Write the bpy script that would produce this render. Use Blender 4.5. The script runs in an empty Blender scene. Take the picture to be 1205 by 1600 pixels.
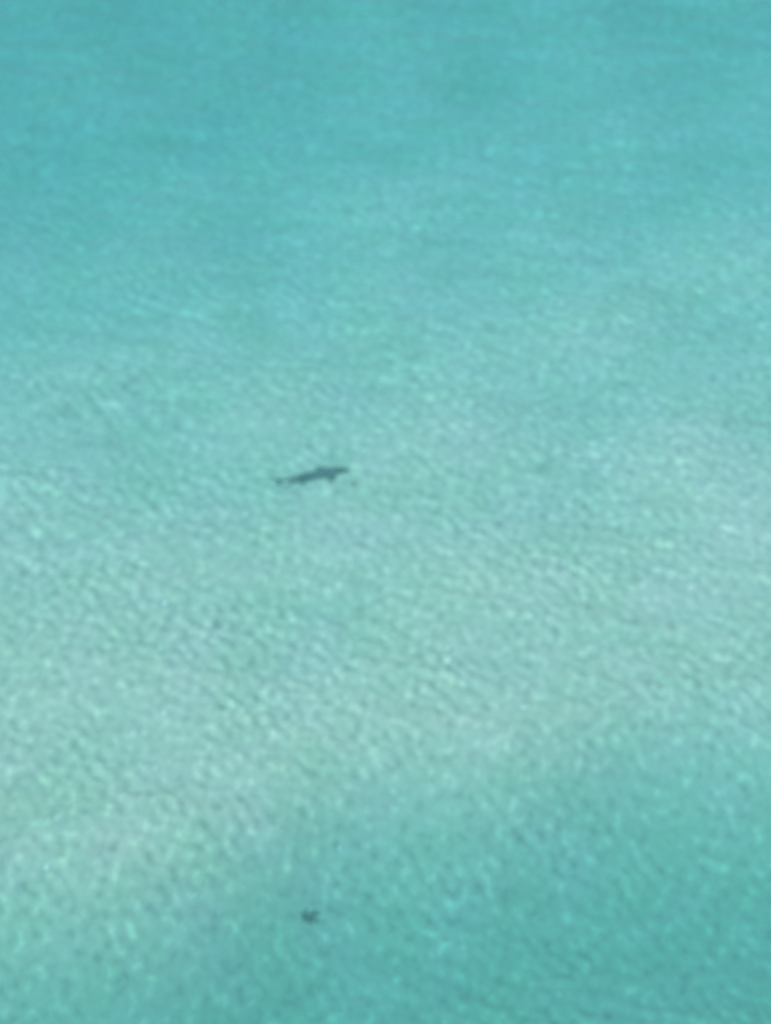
import bpy, bmesh, math, random
import numpy as np
from mathutils import Vector, noise

scene = bpy.context.scene
col = scene.collection
rng = np.random.default_rng(11)
random.seed(4)
R = math.radians

# ------------------------------------------------------------------ camera
PITCH = R(40.0)
DIST = 60.0
cam_d = bpy.data.cameras.new('camera')
cam = bpy.data.objects.new('camera', cam_d)
col.objects.link(cam)
cam.location = (0.0, -DIST * math.cos(PITCH), DIST * math.sin(PITCH))
cam.rotation_euler = (R(90) - PITCH, 0, 0)
cam_d.sensor_fit = 'HORIZONTAL'
cam_d.sensor_width = 36.0
cam_d.lens = 36.0 * DIST / 19.0
cam_d.clip_start = 0.5
cam_d.clip_end = 5000.0
cam_d.dof.use_dof = True               # long zoom, focus missed in front of the water
cam_d.dof.focus_distance = 34.0
cam_d.dof.aperture_fstop = 0.5
scene.camera = cam

# ------------------------------------------------------------------ sky, sun, exposure
SUN_EL, SUN_AZ = R(56), R(-122)         # azimuth from +Y (away from the camera), clockwise
world = bpy.data.worlds.new('World')
scene.world = world
world.use_nodes = True
wn = world.node_tree.nodes
wl = world.node_tree.links
bg = wn['Background']
sky = wn.new('ShaderNodeTexSky')
sky.sky_type = 'NISHITA'
sky.sun_disc = False
sky.sun_elevation = SUN_EL
sky.sun_rotation = SUN_AZ
sky.dust_density = 2.0
wl.new(sky.outputs[0], bg.inputs[0])
bg.inputs[1].default_value = 0.10
sun_d = bpy.data.lights.new('sun', 'SUN')
sun_d.energy = 3.0
sun_d.angle = R(2.0)
sun_d.color = (1.0, 0.96, 0.9)
sun = bpy.data.objects.new('sun', sun_d)
col.objects.link(sun)
sdir = Vector((math.sin(SUN_AZ) * math.cos(SUN_EL), math.cos(SUN_AZ) * math.cos(SUN_EL), math.sin(SUN_EL)))
sun.rotation_euler = sdir.to_track_quat('Z', 'Y').to_euler()
sun.location = sdir * 80

vs = scene.view_settings
scene.display_settings.display_device = 'sRGB'
vs.view_transform = 'Standard'
vs.look = 'None'
vs.gamma = 1.0
vs.use_curve_mapping = False
vs.exposure = 0.45
scene.render.engine = 'CYCLES'
scene.cycles.use_denoising = True
scene.cycles.max_bounces = 5
scene.cycles.diffuse_bounces = 1
scene.cycles.glossy_bounces = 2
scene.cycles.caustics_reflective = False
scene.cycles.transparent_max_bounces = 12


# ------------------------------------------------------------------ helpers
def mat(name):
    m = bpy.data.materials.new(name)
    m.use_nodes = True
    nt = m.node_tree
    nt.nodes.clear()
    out = nt.nodes.new('ShaderNodeOutputMaterial')
    return m, nt, out


def axis(lo, hi, step, far, growth=1.22):
    """Even spacing between lo and hi, then wider and wider out to +-far."""
    core = list(np.arange(lo, hi + 1e-6, step))
    def tail(start, sgn):
        out, s, p = [], step, start
        while abs(p) < far:
            s *= growth
            p += sgn * s
            out.append(max(-far, min(far, p)))
        return out
    a = np.array(tail(core[0], -1)[::-1] + core + tail(core[-1], 1))
    return a


def grid_mesh(name, xs, ys, Z, skirt=None):
    nx, ny = len(xs), len(ys)
    X, Y = np.meshgrid(xs, ys)
    v = np.stack([X.ravel(), Y.ravel(), Z.ravel()], 1).astype(np.float32)
    i = np.arange(nx * ny).reshape(ny, nx)
    q = np.stack([i[:-1, :-1], i[:-1, 1:], i[1:, 1:], i[1:, :-1]], -1).reshape(-1, 4)
    if skirt is not None:                       # closes the sheet into a body of water
        ring = np.concatenate([i[0, :-1], i[:-1, -1], i[-1, :0:-1], i[:0:-1, 0]])
        low = v[ring].copy()
        low[:, 2] = skirt
        base = len(v)
        v = np.concatenate([v, low])
        n = len(ring)
        k = np.arange(n)
        side = np.stack([ring, base + k, base + (k + 1) % n, ring[(k + 1) % n]], -1)
        q = np.concatenate([q, side])
        # bottom, a fan round a centre vertex
        v = np.concatenate([v, np.array([[0, 0, skirt]], np.float32)])
        c = len(v) - 1
        tri = np.stack([base + (k + 1) % n, base + k, np.full(n, c)], -1)
    me = bpy.data.meshes.new(name)
    nq = len(q)
    loops = q.ravel()
    starts = np.arange(nq) * 4
    totals = np.full(nq, 4)
    if skirt is not None:
        starts = np.concatenate([starts, nq * 4 + np.arange(len(tri)) * 3])
        totals = np.concatenate([totals, np.full(len(tri), 3)])
        loops = np.concatenate([loops, tri.ravel()])
    me.vertices.add(len(v))
    me.vertices.foreach_set('co', v.ravel())
    me.loops.add(len(loops))
    me.loops.foreach_set('vertex_index', loops.astype(np.int32))
    me.polygons.add(len(starts))
    me.polygons.foreach_set('loop_start', starts.astype(np.int32))
    me.polygons.foreach_set('loop_total', totals.astype(np.int32))
    me.polygons.foreach_set('use_smooth', np.ones(len(starts), bool))
    me.update(calc_edges=True)
    me.validate()
    o = bpy.data.objects.new(name, me)
    col.objects.link(o)
    return o


def sm(t):
    t = np.clip(t, 0, 1)
    return t * t * (3 - 2 * t)


def field(X, Y, lam0, lam1, n, rg, spread=math.pi, heading=0.0, stretch=1.0):
    """Random smooth field of unit variance, from n plane waves."""
    out = np.zeros_like(X)
    for _ in range(n):
        lam = math.exp(rg.uniform(math.log(lam0), math.log(lam1)))
        a = heading + rg.uniform(-spread, spread)
        k = 2 * math.pi / lam
        out += np.cos(k * math.cos(a) * X / stretch + k * math.sin(a) * Y + rg.uniform(0, 2 * math.pi))
    return out * math.sqrt(2.0 / n)


def bar_s(X, Y):
    """Distance (m) beyond the crest of the sandbar that runs slantwise through the view."""
    bend = 0.55 * np.sin(X * 0.33 + 0.9) + 0.3 * np.sin(X * 0.8 + 2.0)
    return Y - (-3.9 + 0.28 * X + bend)


def depth(X, Y):
    s = bar_s(X, Y)
    rg = np.random.default_rng(5)
    d = 0.90 + (1.05 + 0.22 * sm((2 - X) / 10) * sm((s - 13) / 14)) * sm((s - 0.5) / 32.0) + 1.72 * sm((-s - 2.9) / 7.4)
    d += 0.045 * field(X, Y, 3.5, 11.0, 26, rg) * (1 + 0.3 * sm((s - 6) / 12))
    d += 0.5 * sm((np.hypot(X, Y) - 40) / 200.0) + 2.0 * sm((Y - 60) / 400.0)
    return np.maximum(d, 0.5)


# ------------------------------------------------------------------ seabed
xs = axis(-13.0, 13.0, 0.045, 700)
ys = axis(-20, 30, 0.06, 700)
X, Y = np.meshgrid(xs, ys)
near = sm((45 - np.hypot(X, Y)) / 10.0)
rg = np.random.default_rng(8)
Zb = -depth(X, Y)
sb = bar_s(X, Y)
rough = np.exp(-((sb - 0.5) / np.where(sb > 0.5, 11.5, 6.0)) ** 2)
clus = np.clip(0.85 + 0.3 * field(X, Y, 2.5, 9, 16, rg), 0.25, 1.6)
Zb += 0.014 * field(X, Y, 0.9, 2.0, 24, rg, spread=0.5, heading=1.6) * near
Zb += 0.0125 * field(X, Y, 0.27, 0.60, 90, rg, spread=1.5, heading=-0.15) * near * rough * clus   # sand ripples on the bar
Zb += 0.015 * field(X, Y, 0.30, 0.7, 48, rg, spread=1.0, heading=1.4) * near * clus
seabed = grid_mesh('seabed', xs, ys, Zb)
seabed['kind'] = 'structure'
m, nt, out = mat('pale_sand')
N, L = nt.nodes, nt.links
p = N.new('ShaderNodeBsdfPrincipled')
p.inputs['Roughness'].default_value = 0.95
p.inputs['Specular IOR Level'].default_value = 0.1
tc = N.new('ShaderNodeTexCoord')
n1 = N.new('ShaderNodeTexNoise')
n1.inputs['Scale'].default_value = 0.6
n1.inputs['Detail'].default_value = 4
L.new(tc.outputs['Object'], n1.inputs['Vector'])
r1 = N.new('ShaderNodeValToRGB')
r1.color_ramp.elements[0].position = 0.35
r1.color_ramp.elements[0].color = (0.56, 0.65, 0.51, 1)
r1.color_ramp.elements[1].position = 0.65
r1.color_ramp.elements[1].color = (0.645, 0.655, 0.595, 1)
L.new(n1.outputs['Fac'], r1.inputs['Fac'])
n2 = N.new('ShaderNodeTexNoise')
n2.inputs['Scale'].default_value = 4.5                                # light flecks and wave shade of the ripples painted into the sand colour
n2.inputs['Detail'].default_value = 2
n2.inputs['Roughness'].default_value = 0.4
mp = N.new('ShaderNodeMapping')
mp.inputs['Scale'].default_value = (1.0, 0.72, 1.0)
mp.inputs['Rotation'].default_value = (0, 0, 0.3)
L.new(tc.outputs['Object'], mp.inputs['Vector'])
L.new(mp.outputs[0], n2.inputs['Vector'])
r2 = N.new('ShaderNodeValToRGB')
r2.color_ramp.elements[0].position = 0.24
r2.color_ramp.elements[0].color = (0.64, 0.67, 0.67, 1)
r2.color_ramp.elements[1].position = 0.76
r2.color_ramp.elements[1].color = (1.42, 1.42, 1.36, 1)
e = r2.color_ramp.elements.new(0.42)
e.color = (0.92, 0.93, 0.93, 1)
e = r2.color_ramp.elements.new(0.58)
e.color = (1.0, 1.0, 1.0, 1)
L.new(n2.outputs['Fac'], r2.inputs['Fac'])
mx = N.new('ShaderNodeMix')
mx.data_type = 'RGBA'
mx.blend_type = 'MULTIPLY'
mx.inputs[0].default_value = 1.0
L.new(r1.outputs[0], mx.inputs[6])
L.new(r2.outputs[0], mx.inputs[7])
sx_ = N.new('ShaderNodeSeparateXYZ')                                  # sky reflection painted into the sand: bluer far off, warmer near
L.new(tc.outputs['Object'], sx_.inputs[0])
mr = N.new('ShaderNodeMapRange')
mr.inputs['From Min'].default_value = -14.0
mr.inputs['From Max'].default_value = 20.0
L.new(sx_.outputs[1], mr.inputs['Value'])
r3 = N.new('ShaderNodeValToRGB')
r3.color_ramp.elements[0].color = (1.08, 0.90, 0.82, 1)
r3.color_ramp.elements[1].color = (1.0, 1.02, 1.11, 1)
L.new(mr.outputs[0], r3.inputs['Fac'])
mx2 = N.new('ShaderNodeMix')
mx2.data_type = 'RGBA'
mx2.blend_type = 'MULTIPLY'
mx2.inputs[0].default_value = 1.0
L.new(mx.outputs[2], mx2.inputs[6])
L.new(r3.outputs[0], mx2.inputs[7])
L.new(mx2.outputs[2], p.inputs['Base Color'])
L.new(p.outputs[0], out.inputs['Surface'])
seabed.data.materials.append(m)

# ------------------------------------------------------------------ water
xs = axis(-13.5, 13.5, 0.055, 720)
ys = axis(-22, 31, 0.06, 720)
X, Y = np.meshgrid(xs, ys)
X = X.astype(np.float32)
Y = Y.astype(np.float32)
sp = np.maximum(np.gradient(xs)[None, :], np.gradient(ys)[:, None]).astype(np.float32)
s = bar_s(X, Y)
ruffle = np.exp(-((s - 0.5) / np.where(s > 0.5, 8.5, 5.0)) ** 2)      # breeze ruffles the water over the bar
rg = np.random.default_rng(21)
patch = np.clip(0.8 + 0.35 * field(X, Y, 4, 12, 14, rg), 0.2, 1.7)
Z = np.zeros_like(X)


def train(n, lam0, lam1, heading, spread, slope, env):
    """n wave trains whose slopes add up to the given root-mean-square slope."""
    global Z
    for _ in range(n):
        lam = math.exp(rg.uniform(math.log(lam0), math.log(lam1)))
        a = heading + rg.normal(0, spread)
        k = 2 * math.pi / lam
        amp = slope * math.sqrt(2.0 / n) / k
        fade = np.clip(1.6 - 3.2 * sp / lam, 0, 1)
        Z += amp * fade * env * np.cos((k * math.cos(a)) * X + (k * math.sin(a)) * Y + rg.uniform(0, 2 * math.pi))


train(10, 5.0, 14.0, R(-78), 0.25, 0.020, 1.0)                        # faint swell
train(40, 0.6, 2.4, R(-86), 0.42, 0.085, 0.55 + 0.45 * patch)         # long-crested ripples
train(48, 0.28, 0.6, R(-90), 0.6, 0.12, patch)
train(64, 0.25, 0.55, R(-10), 0.85, 0.20, ruffle * patch)            # short crossing ripples
water = grid_mesh('sea_water', xs, ys, Z, skirt=-14.0)
water['kind'] = 'structure'
m, nt, out = mat('turquoise_water')
N, L = nt.nodes, nt.links
clear = N.new('ShaderNodeBsdfTransparent')
milk = N.new('ShaderNodeBsdfDiffuse')                                 # fine sand hanging in the water
milk.inputs['Color'].default_value = (0.165, 0.52, 0.54, 1)
body = N.new('ShaderNodeMixShader')
body.inputs[0].default_value = 0.22
L.new(clear.outputs[0], body.inputs[1])
L.new(milk.outputs[0], body.inputs[2])
gl = N.new('ShaderNodeBsdfGlossy')
gl.inputs['Roughness'].default_value = 0.27
fr = N.new('ShaderNodeFresnel')
gm = N.new('ShaderNodeNewGeometry')
io = N.new('ShaderNodeMix')                                            # same loss going out as coming in
io.data_type = 'FLOAT'
L.new(gm.outputs['Backfacing'], io.inputs[0])
io.inputs[2].default_value = 1.333
io.inputs[3].default_value = 1 / 1.333
L.new(io.outputs[0], fr.inputs['IOR'])
surf = N.new('ShaderNodeMixShader')
L.new(fr.outputs[0], surf.inputs[0])
L.new(body.outputs[0], surf.inputs[1])
L.new(gl.outputs[0], surf.inputs[2])
L.new(surf.outputs[0], out.inputs['Surface'])
va = N.new('ShaderNodeVolumeAbsorption')
va.inputs['Color'].default_value = (0.23, 0.775, 0.79, 1)
va.inputs['Density'].default_value = 0.5
L.new(va.outputs[0], out.inputs['Volume'])
water.data.materials.append(m)


# ------------------------------------------------------------------ shark
def bed_z(x, y):
    return -float(depth(np.array([[x]]), np.array([[y]]))[0, 0])


def build_shark():
    bm = bmesh.new()

    def spine(x):                      # gentle S of a swimming body (sideways offset)
        t = 0.5 - x / 2.0              # 0 at the nose, 1 at the tail
        return 0.055 * math.sin(t * 5.2 + 0.5) * (0.25 + t)

    # x, half width, half height, centre height
    st = [(1.00, .008, .008, .000), (.975, .028, .020, .002), (.93, .052, .038, .002), (.85, .084, .064, .002),
          (.72, .122, .100, .004), (.58, .156, .136, .005), (.42, .160, .148, .004), (.25, .156, .148, .002),
          (.05, .142, .136, .000), (-.15, .120, .114, .004), (-.35, .092, .088, .010), (-.52, .066, .064, .016),
          (-.66, .062, .064, .020), (-.76, .056, .060, .022), (-.84, .046, .056, .026), (-.90, .034, .050, .032)]
    n = 20
    rings = []
    for x, w, h, zc in st:
        ring = []
        for k in range(n):
            a = 2 * math.pi * k / n
            c, s_ = math.cos(a), math.sin(a)
            zz = s_ * h * 0.74 * (1.0 if s_ > 0 else 0.86)     # flatter belly
            ring.append(bm.verts.new((x, spine(x) + c * w * 0.74, zc + zz)))
        rings.append(ring)
    for a, b in zip(rings[:-1], rings[1:]):
        for k in range(n):
            bm.faces.new((a[k], a[(k + 1) % n], b[(k + 1) % n], b[k]))
    bm.faces.new(rings[0][::-1])
    bm.faces.new(rings[-1])

    def fin(sections, t_axis):
        """sections: (leading point, trailing point, half thickness); lens-shaped foil."""
        t_axis = Vector(t_axis).normalized()
        loops = []
        for le, te, th in sections:
            le, te = Vector(le), Vector(te)
            pts = []
            for f, k in ((0, 0), (.12, .75), (.35, 1), (.7, .6), (1, .15), (.7, -.6), (.35, -1), (.12, -.75)):
                q = le.lerp(te, f) + t_axis * th * k
                q.y += spine(q.x)
                pts.append(bm.verts.new(q))
            loops.append(pts)
        for a, b in zip(loops[:-1], loops[1:]):
            for k in range(8):
                bm.faces.new((a[k], a[(k + 1) % 8], b[(k + 1) % 8], b[k]))
        bm.faces.new(loops[0][::-1])
        bm.faces.new(loops[-1])

    # first dorsal, second dorsal
    fin([((.46, 0, .06), (.14, 0, .06), .026), ((.36, 0, .13), (.14, 0, .12), .020),
         ((.27, 0, .19), (.13, 0, .18), .016), ((.19, 0, .235), (.11, 0, .23), .012)], (0, 1, 0))
    fin([((-.26, 0, .04), (-.42, 0, .04), .020), ((-.32, 0, .09), (-.43, 0, .085), .016),
         ((-.39, 0, .125), (-.46, 0, .12), .012)], (0, 1, 0))
    # pectorals and pelvics, one each side
    for sd in (-1, 1):
        fin([((.70, sd * .06, -.04), (.42, sd * .06, -.04), .024), ((.61, sd * .17, -.06), (.40, sd * .16, -.055), .020),
             ((.52, sd * .27, -.08), (.36, sd * .26, -.08), .016), ((.42, sd * .35, -.095), (.33, sd * .34, -.095), .012)], (0, 0, 1))
        fin([((-.18, sd * .03, -.03), (-.34, sd * .03, -.03), .018), ((-.26, sd * .09, -.055), (-.37, sd * .085, -.05), .014),
             ((-.33, sd * .125, -.065), (-.40, sd * .12, -.065), .012)], (0, 0, 1))
    # anal fin
    fin([((-.40, 0, -.03), (-.54, 0, -.02), .018), ((-.47, 0, -.09), (-.55, 0, -.08), .014),
         ((-.53, 0, -.12), (-.58, 0, -.115), .012)], (0, 1, 0))
    # tail: tall upper lobe, short lower lobe
    fin([((-.76, 0, .02), (-.92, 0, .00), .024), ((-.88, 0, .08), (-1.00, 0, .05), .020),
         ((-1.00, 0, .145), (-1.09, 0, .10), .015), ((-1.12, 0, .20), (-1.16, 0, .165), .012)], (0, 1, 0))
    fin([((-.76, 0, .03), (-.92, 0, .05), .022), ((-.83, 0, -.05), (-.93, 0, -.02), .016),
         ((-.91, 0, -.13), (-.96, 0, -.11), .012)], (0, 1, 0))
    bmesh.ops.recalc_face_normals(bm, faces=bm.faces)
    me = bpy.data.meshes.new('shark_draft')
    bm.to_mesh(me)
    bm.free()
    draft = bpy.data.objects.new('shark_draft', me)
    col.objects.link(draft)
    md = draft.modifiers.new('weld', 'REMESH')
    md.mode = 'VOXEL'
    md.voxel_size = 0.011
    md.use_smooth_shade = True
    s2 = draft.modifiers.new('soften', 'SMOOTH')
    s2.iterations = 3
    s2.factor = 0.5
    dg = bpy.context.evaluated_depsgraph_get()
    dg.update()
    final = bpy.data.meshes.new_from_object(draft.evaluated_get(dg))
    bpy.data.objects.remove(draft)
    final.name = 'shark'
    for pl in final.polygons:
        pl.use_smooth = True
    o = bpy.data.objects.new('shark', final)
    col.objects.link(o)
    # eyes
    for sd in (-1, 1):
        b2 = bmesh.new()
        bmesh.ops.create_uvsphere(b2, u_segments=10, v_segments=8, radius=0.013)
        em = bpy.data.meshes.new('eye')
        b2.to_mesh(em)
        b2.free()
        for pl in em.polygons:
            pl.use_smooth = True
        e = bpy.data.objects.new('eye', em)
        col.objects.link(e)
        e.parent = o
        e.location = (.86, spine(.86) + sd * .055, .018)
        e.data.materials.append(eye_mat)
    return o


eye_mat, nt, out = mat('eye_black')
p = nt.nodes.new('ShaderNodeBsdfPrincipled')
p.inputs['Base Color'].default_value = (0.01, 0.01, 0.012, 1)
p.inputs['Roughness'].default_value = 0.15
nt.links.new(p.outputs[0], out.inputs['Surface'])

skin, nt, out = mat('shark_skin')
N, L = nt.nodes, nt.links
p = N.new('ShaderNodeBsdfPrincipled')
p.inputs['Roughness'].default_value = 0.6
tc = N.new('ShaderNodeTexCoord')
sep = N.new('ShaderNodeSeparateXYZ')
nz = N.new('ShaderNodeTexNoise')
nz.inputs['Scale'].default_value = 9
nz.inputs['Detail'].default_value = 4
L.new(tc.outputs['Object'], nz.inputs['Vector'])
ad = N.new('ShaderNodeMath')
ad.operation = 'MULTIPLY_ADD'
L.new(nz.outputs['Fac'], ad.inputs[0])
ad.inputs[1].default_value = 0.15
geo = N.new('ShaderNodeNewGeometry')
L.new(geo.outputs['Normal'], sep.inputs[0])
L.new(sep.outputs[2], ad.inputs[2])
rp = N.new('ShaderNodeValToRGB')
rp.color_ramp.elements[0].position = -0.0
rp.color_ramp.elements[0].color = (0.40, 0.40, 0.38, 1)               # pale belly
rp.color_ramp.elements[1].position = 0.3
rp.color_ramp.elements[1].color = (0.016, 0.021, 0.024, 1)            # dark slate back
ofs = N.new('ShaderNodeMath')
ofs.operation = 'ADD'
L.new(ad.outputs[0], ofs.inputs[0])
ofs.inputs[1].default_value = 0.62
L.new(ofs.outputs[0], rp.inputs['Fac'])
mo = N.new('ShaderNodeTexNoise')                                       # blotches on the hide
mo.inputs['Scale'].default_value = 5.5
mo.inputs['Detail'].default_value = 2
L.new(tc.outputs['Object'], mo.inputs['Vector'])
mr = N.new('ShaderNodeValToRGB')
mr.color_ramp.elements[0].position = 0.42
mr.color_ramp.elements[0].color = (0.5, 0.5, 0.5, 1)
mr.color_ramp.elements[1].position = 0.62
mr.color_ramp.elements[1].color = (6.0, 6.0, 5.6, 1)
L.new(mo.outputs['Fac'], mr.inputs['Fac'])
mu = N.new('ShaderNodeMix')
mu.data_type = 'RGBA'
mu.blend_type = 'MULTIPLY'
mu.inputs[0].default_value = 1.0
L.new(rp.outputs[0], mu.inputs[6])
L.new(mr.outputs[0], mu.inputs[7])
cl = N.new('ShaderNodeMix')                                            # keeps the pale belly within a natural range
cl.data_type = 'RGBA'
cl.blend_type = 'DARKEN'
cl.inputs[0].default_value = 1.0
L.new(mu.outputs[2], cl.inputs[6])
cl.inputs[7].default_value = (0.42, 0.42, 0.40, 1)
L.new(cl.outputs[2], p.inputs['Base Color'])
L.new(p.outputs[0], out.inputs['Surface'])

shark = build_shark()
shark.data.materials.append(skin)
sx, sy = -1.90, 2.57
shark.location = (sx, sy, bed_z(sx, sy) + 0.13)
shark.rotation_euler = (R(0), R(0), R(14))
shark['label'] = 'dark slate grey shark gliding just under the turquoise water'
shark['category'] = 'shark'


# ------------------------------------------------------------------ seaweed
def weed_mat(name, c0, c1):
    m, nt, out = mat(name)
    N, L = nt.nodes, nt.links
    p = N.new('ShaderNodeBsdfPrincipled')
    p.inputs['Roughness'].default_value = 0.55
    tc = N.new('ShaderNodeTexCoord')
    nz = N.new('ShaderNodeTexNoise')
    nz.inputs['Scale'].default_value = 14
    L.new(tc.outputs['Object'], nz.inputs['Vector'])
    rp = N.new('ShaderNodeValToRGB')
    rp.color_ramp.elements[0].color = (*c0, 1)
    rp.color_ramp.elements[1].color = (*c1, 1)
    rp.color_ramp.elements[0].position = .3
    rp.color_ramp.elements[1].position = .7
    L.new(nz.outputs['Fac'], rp.inputs['Fac'])
    L.new(rp.outputs[0], p.inputs['Base Color'])
    L.new(p.outputs[0], out.inputs['Surface'])
    return m


weed_dark = weed_mat('dark_weed', (0.006, 0.014, 0.007), (0.028, 0.036, 0.015))
weed_pale = weed_mat('pale_weed', (0.10, 0.13, 0.07), (0.22, 0.22, 0.13))
weed_brown = weed_mat('brown_weed', (0.04, 0.06, 0.025), (0.10, 0.11, 0.05))


def add_frond(bm, root, az, length, width, lift, rnd):
    """A ribbon blade with thickness that climbs from its root, arches over and ruffles."""
    n = 9
    prev = None
    pos = Vector(root)
    el = lift
    a = az
    th = max(0.004, width * 0.10)
    for k in range(n + 1):
        t = k / n
        w = width * (0.35 + 1.5 * t * (1 - t) * 1.6) * (1 - 0.75 * t ** 4)
        d = Vector((math.cos(a) * math.cos(el), math.sin(a) * math.cos(el), math.sin(el)))
        side = Vector((-math.sin(a), math.cos(a), 0.35 * math.sin(6 * t + rnd)))
        up = d.cross(side).normalized()
        ruff = 0.18 * width * math.sin(9 * t + rnd * 2)
        c = [bm.verts.new(pos + side * w + up * (th + ruff)), bm.verts.new(pos - side * w + up * (th - ruff)),
             bm.verts.new(pos - side * w - up * (th + ruff)), bm.verts.new(pos + side * w - up * (th - ruff))]
        if prev:
            for j in range(4):
                bm.faces.new((prev[j], prev[(j + 1) % 4], c[(j + 1) % 4], c[j]))
        else:
            bm.faces.new(c[::-1])
        prev = c
        pos = pos + d * (length / n)
        el -= (lift + 0.15) / n * 1.5
        a += 0.11 * math.sin(rnd * 3 + k)
    bm.faces.new(prev)


def clump(x, y, size, height, nf, label, rg, lean, stretch=(1, 1), core=None, leaf=None):
    """Seaweed: an Empty on the sand > holdfast (lumpy root ball), fronds."""
    root = bpy.data.objects.new('seaweed_clump', None)
    col.objects.link(root)
    root.empty_display_size = 0.1
    root.location = (x, y, bed_z(x, y) + size * 0.06)
    root['label'] = label
    root['category'] = 'seaweed'
    root['group'] = 'seaweed clumps on the sand'
    bm = bmesh.new()
    bmesh.ops.create_icosphere(bm, subdivisions=3, radius=size * 0.24)
    for v in bm.verts:
        f = 1 + 0.9 * noise.noise(v.co * (2.6 / size) + Vector((x, y, 0)))
        v.co = Vector((v.co.x * f * stretch[0], v.co.y * f * stretch[1], v.co.z * f * 0.6))
    bf = bmesh.new()
    for k in range(nf):
        az = 2 * math.pi * k / nf + rg.uniform(-.5, .5)
        ln = size * rg.uniform(0.22, 0.62) * (1 + 0.55 * math.cos(az - lean))
        add_frond(bf, (math.cos(az) * size * .1, math.sin(az) * size * .1, 0), az, ln, size * rg.uniform(.04, .08),
                  rg.uniform(.2, 1.2) * height, rg.uniform(0, 6))
    for nm, b, m in (('holdfast', bm, core), ('fronds', bf, leaf)):
        bmesh.ops.recalc_face_normals(b, faces=b.faces)
        me = bpy.data.meshes.new(nm)
        b.to_mesh(me)
        b.free()
        for pl in me.polygons:
            pl.use_smooth = True
        me.materials.append(m)
        o = bpy.data.objects.new(nm, me)
        col.objects.link(o)
        o.parent = root
    return root


wr = random.Random(3)
clump(-1.70, -11.28, 0.37, 0.8, 26, 'largest dark clump of seaweed, near the bottom edge of the water', wr, 0.7, (1.2, .9), weed_dark, weed_pale)
clump(-0.80, 2.2, 0.20, 0.9, 14, 'small faint seaweed tuft just below the nose of the shark', wr, 2.0, (1, 1), weed_brown, weed_pale)

# ------------------------------------------------------------------ pale flecks added for glints on the water
def drift(x, y):
    return noise.noise(Vector((x * 0.22, y * 0.16, 3.1))) + 0.5 * noise.noise(Vector((x * 0.6, y * 0.45, 7.7)))


gr = random.Random(12)
bs = bmesh.new()
k = 0
while k < 90:                                                         # white chips added in place of water glints, mostly along the bar
    x, y = gr.uniform(-12, 12), gr.uniform(-18, 22)
    sb = float(bar_s(np.array(x), np.array(y)))
    if gr.random() > 0.12 + math.exp(-(sb / (7.0 if sb > 0 else 4.5)) ** 2) or drift(x + 40, y) < gr.uniform(-0.5, 0.3):
        continue
    k += 1
    rad = gr.uniform(0.035, 0.085)
    z = bed_z(x, y) + 0.004
    a0, n = gr.uniform(0, 6.28), 7
    tilt = Vector((gr.uniform(-.4, .4), gr.uniform(-.5, .2), 1)).normalized()
    top = bs.verts.new(Vector((x, y, z)) + tilt * rad * 0.25)
    ring = []
    for q in range(n):
        a = a0 + 2 * math.pi * q / n
        rr = rad * gr.uniform(.7, 1.15)
        d = Vector((math.cos(a) * rr, math.sin(a) * rr * 1.3, 0))
        ring.append(bs.verts.new(Vector((x, y, z)) + d - tilt * d.dot(tilt)))
    for q in range(n):
        bs.faces.new((ring[q], ring[(q + 1) % n], top))
    bs.faces.new(ring[::-1])
fleck_mat, nt, out = mat('fleck_white')
p = nt.nodes.new('ShaderNodeBsdfPrincipled')
p.inputs['Base Color'].default_value = (0.88, 0.86, 0.80, 1)
p.inputs['Roughness'].default_value = 0.5
nt.links.new(p.outputs[0], out.inputs['Surface'])
for nm, b, m, lb in (('glint_flecks', bs, fleck_mat, 'tiny pale flecks added along the sandbar for glints on the water'),):
    bmesh.ops.recalc_face_normals(b, faces=b.faces)
    me = bpy.data.meshes.new(nm)
    b.to_mesh(me)
    b.free()
    me.materials.append(m)
    o = bpy.data.objects.new(nm, me)
    col.objects.link(o)
    o['kind'] = 'stuff'
    o['label'] = lb
    o['category'] = nm.split('_')[0]
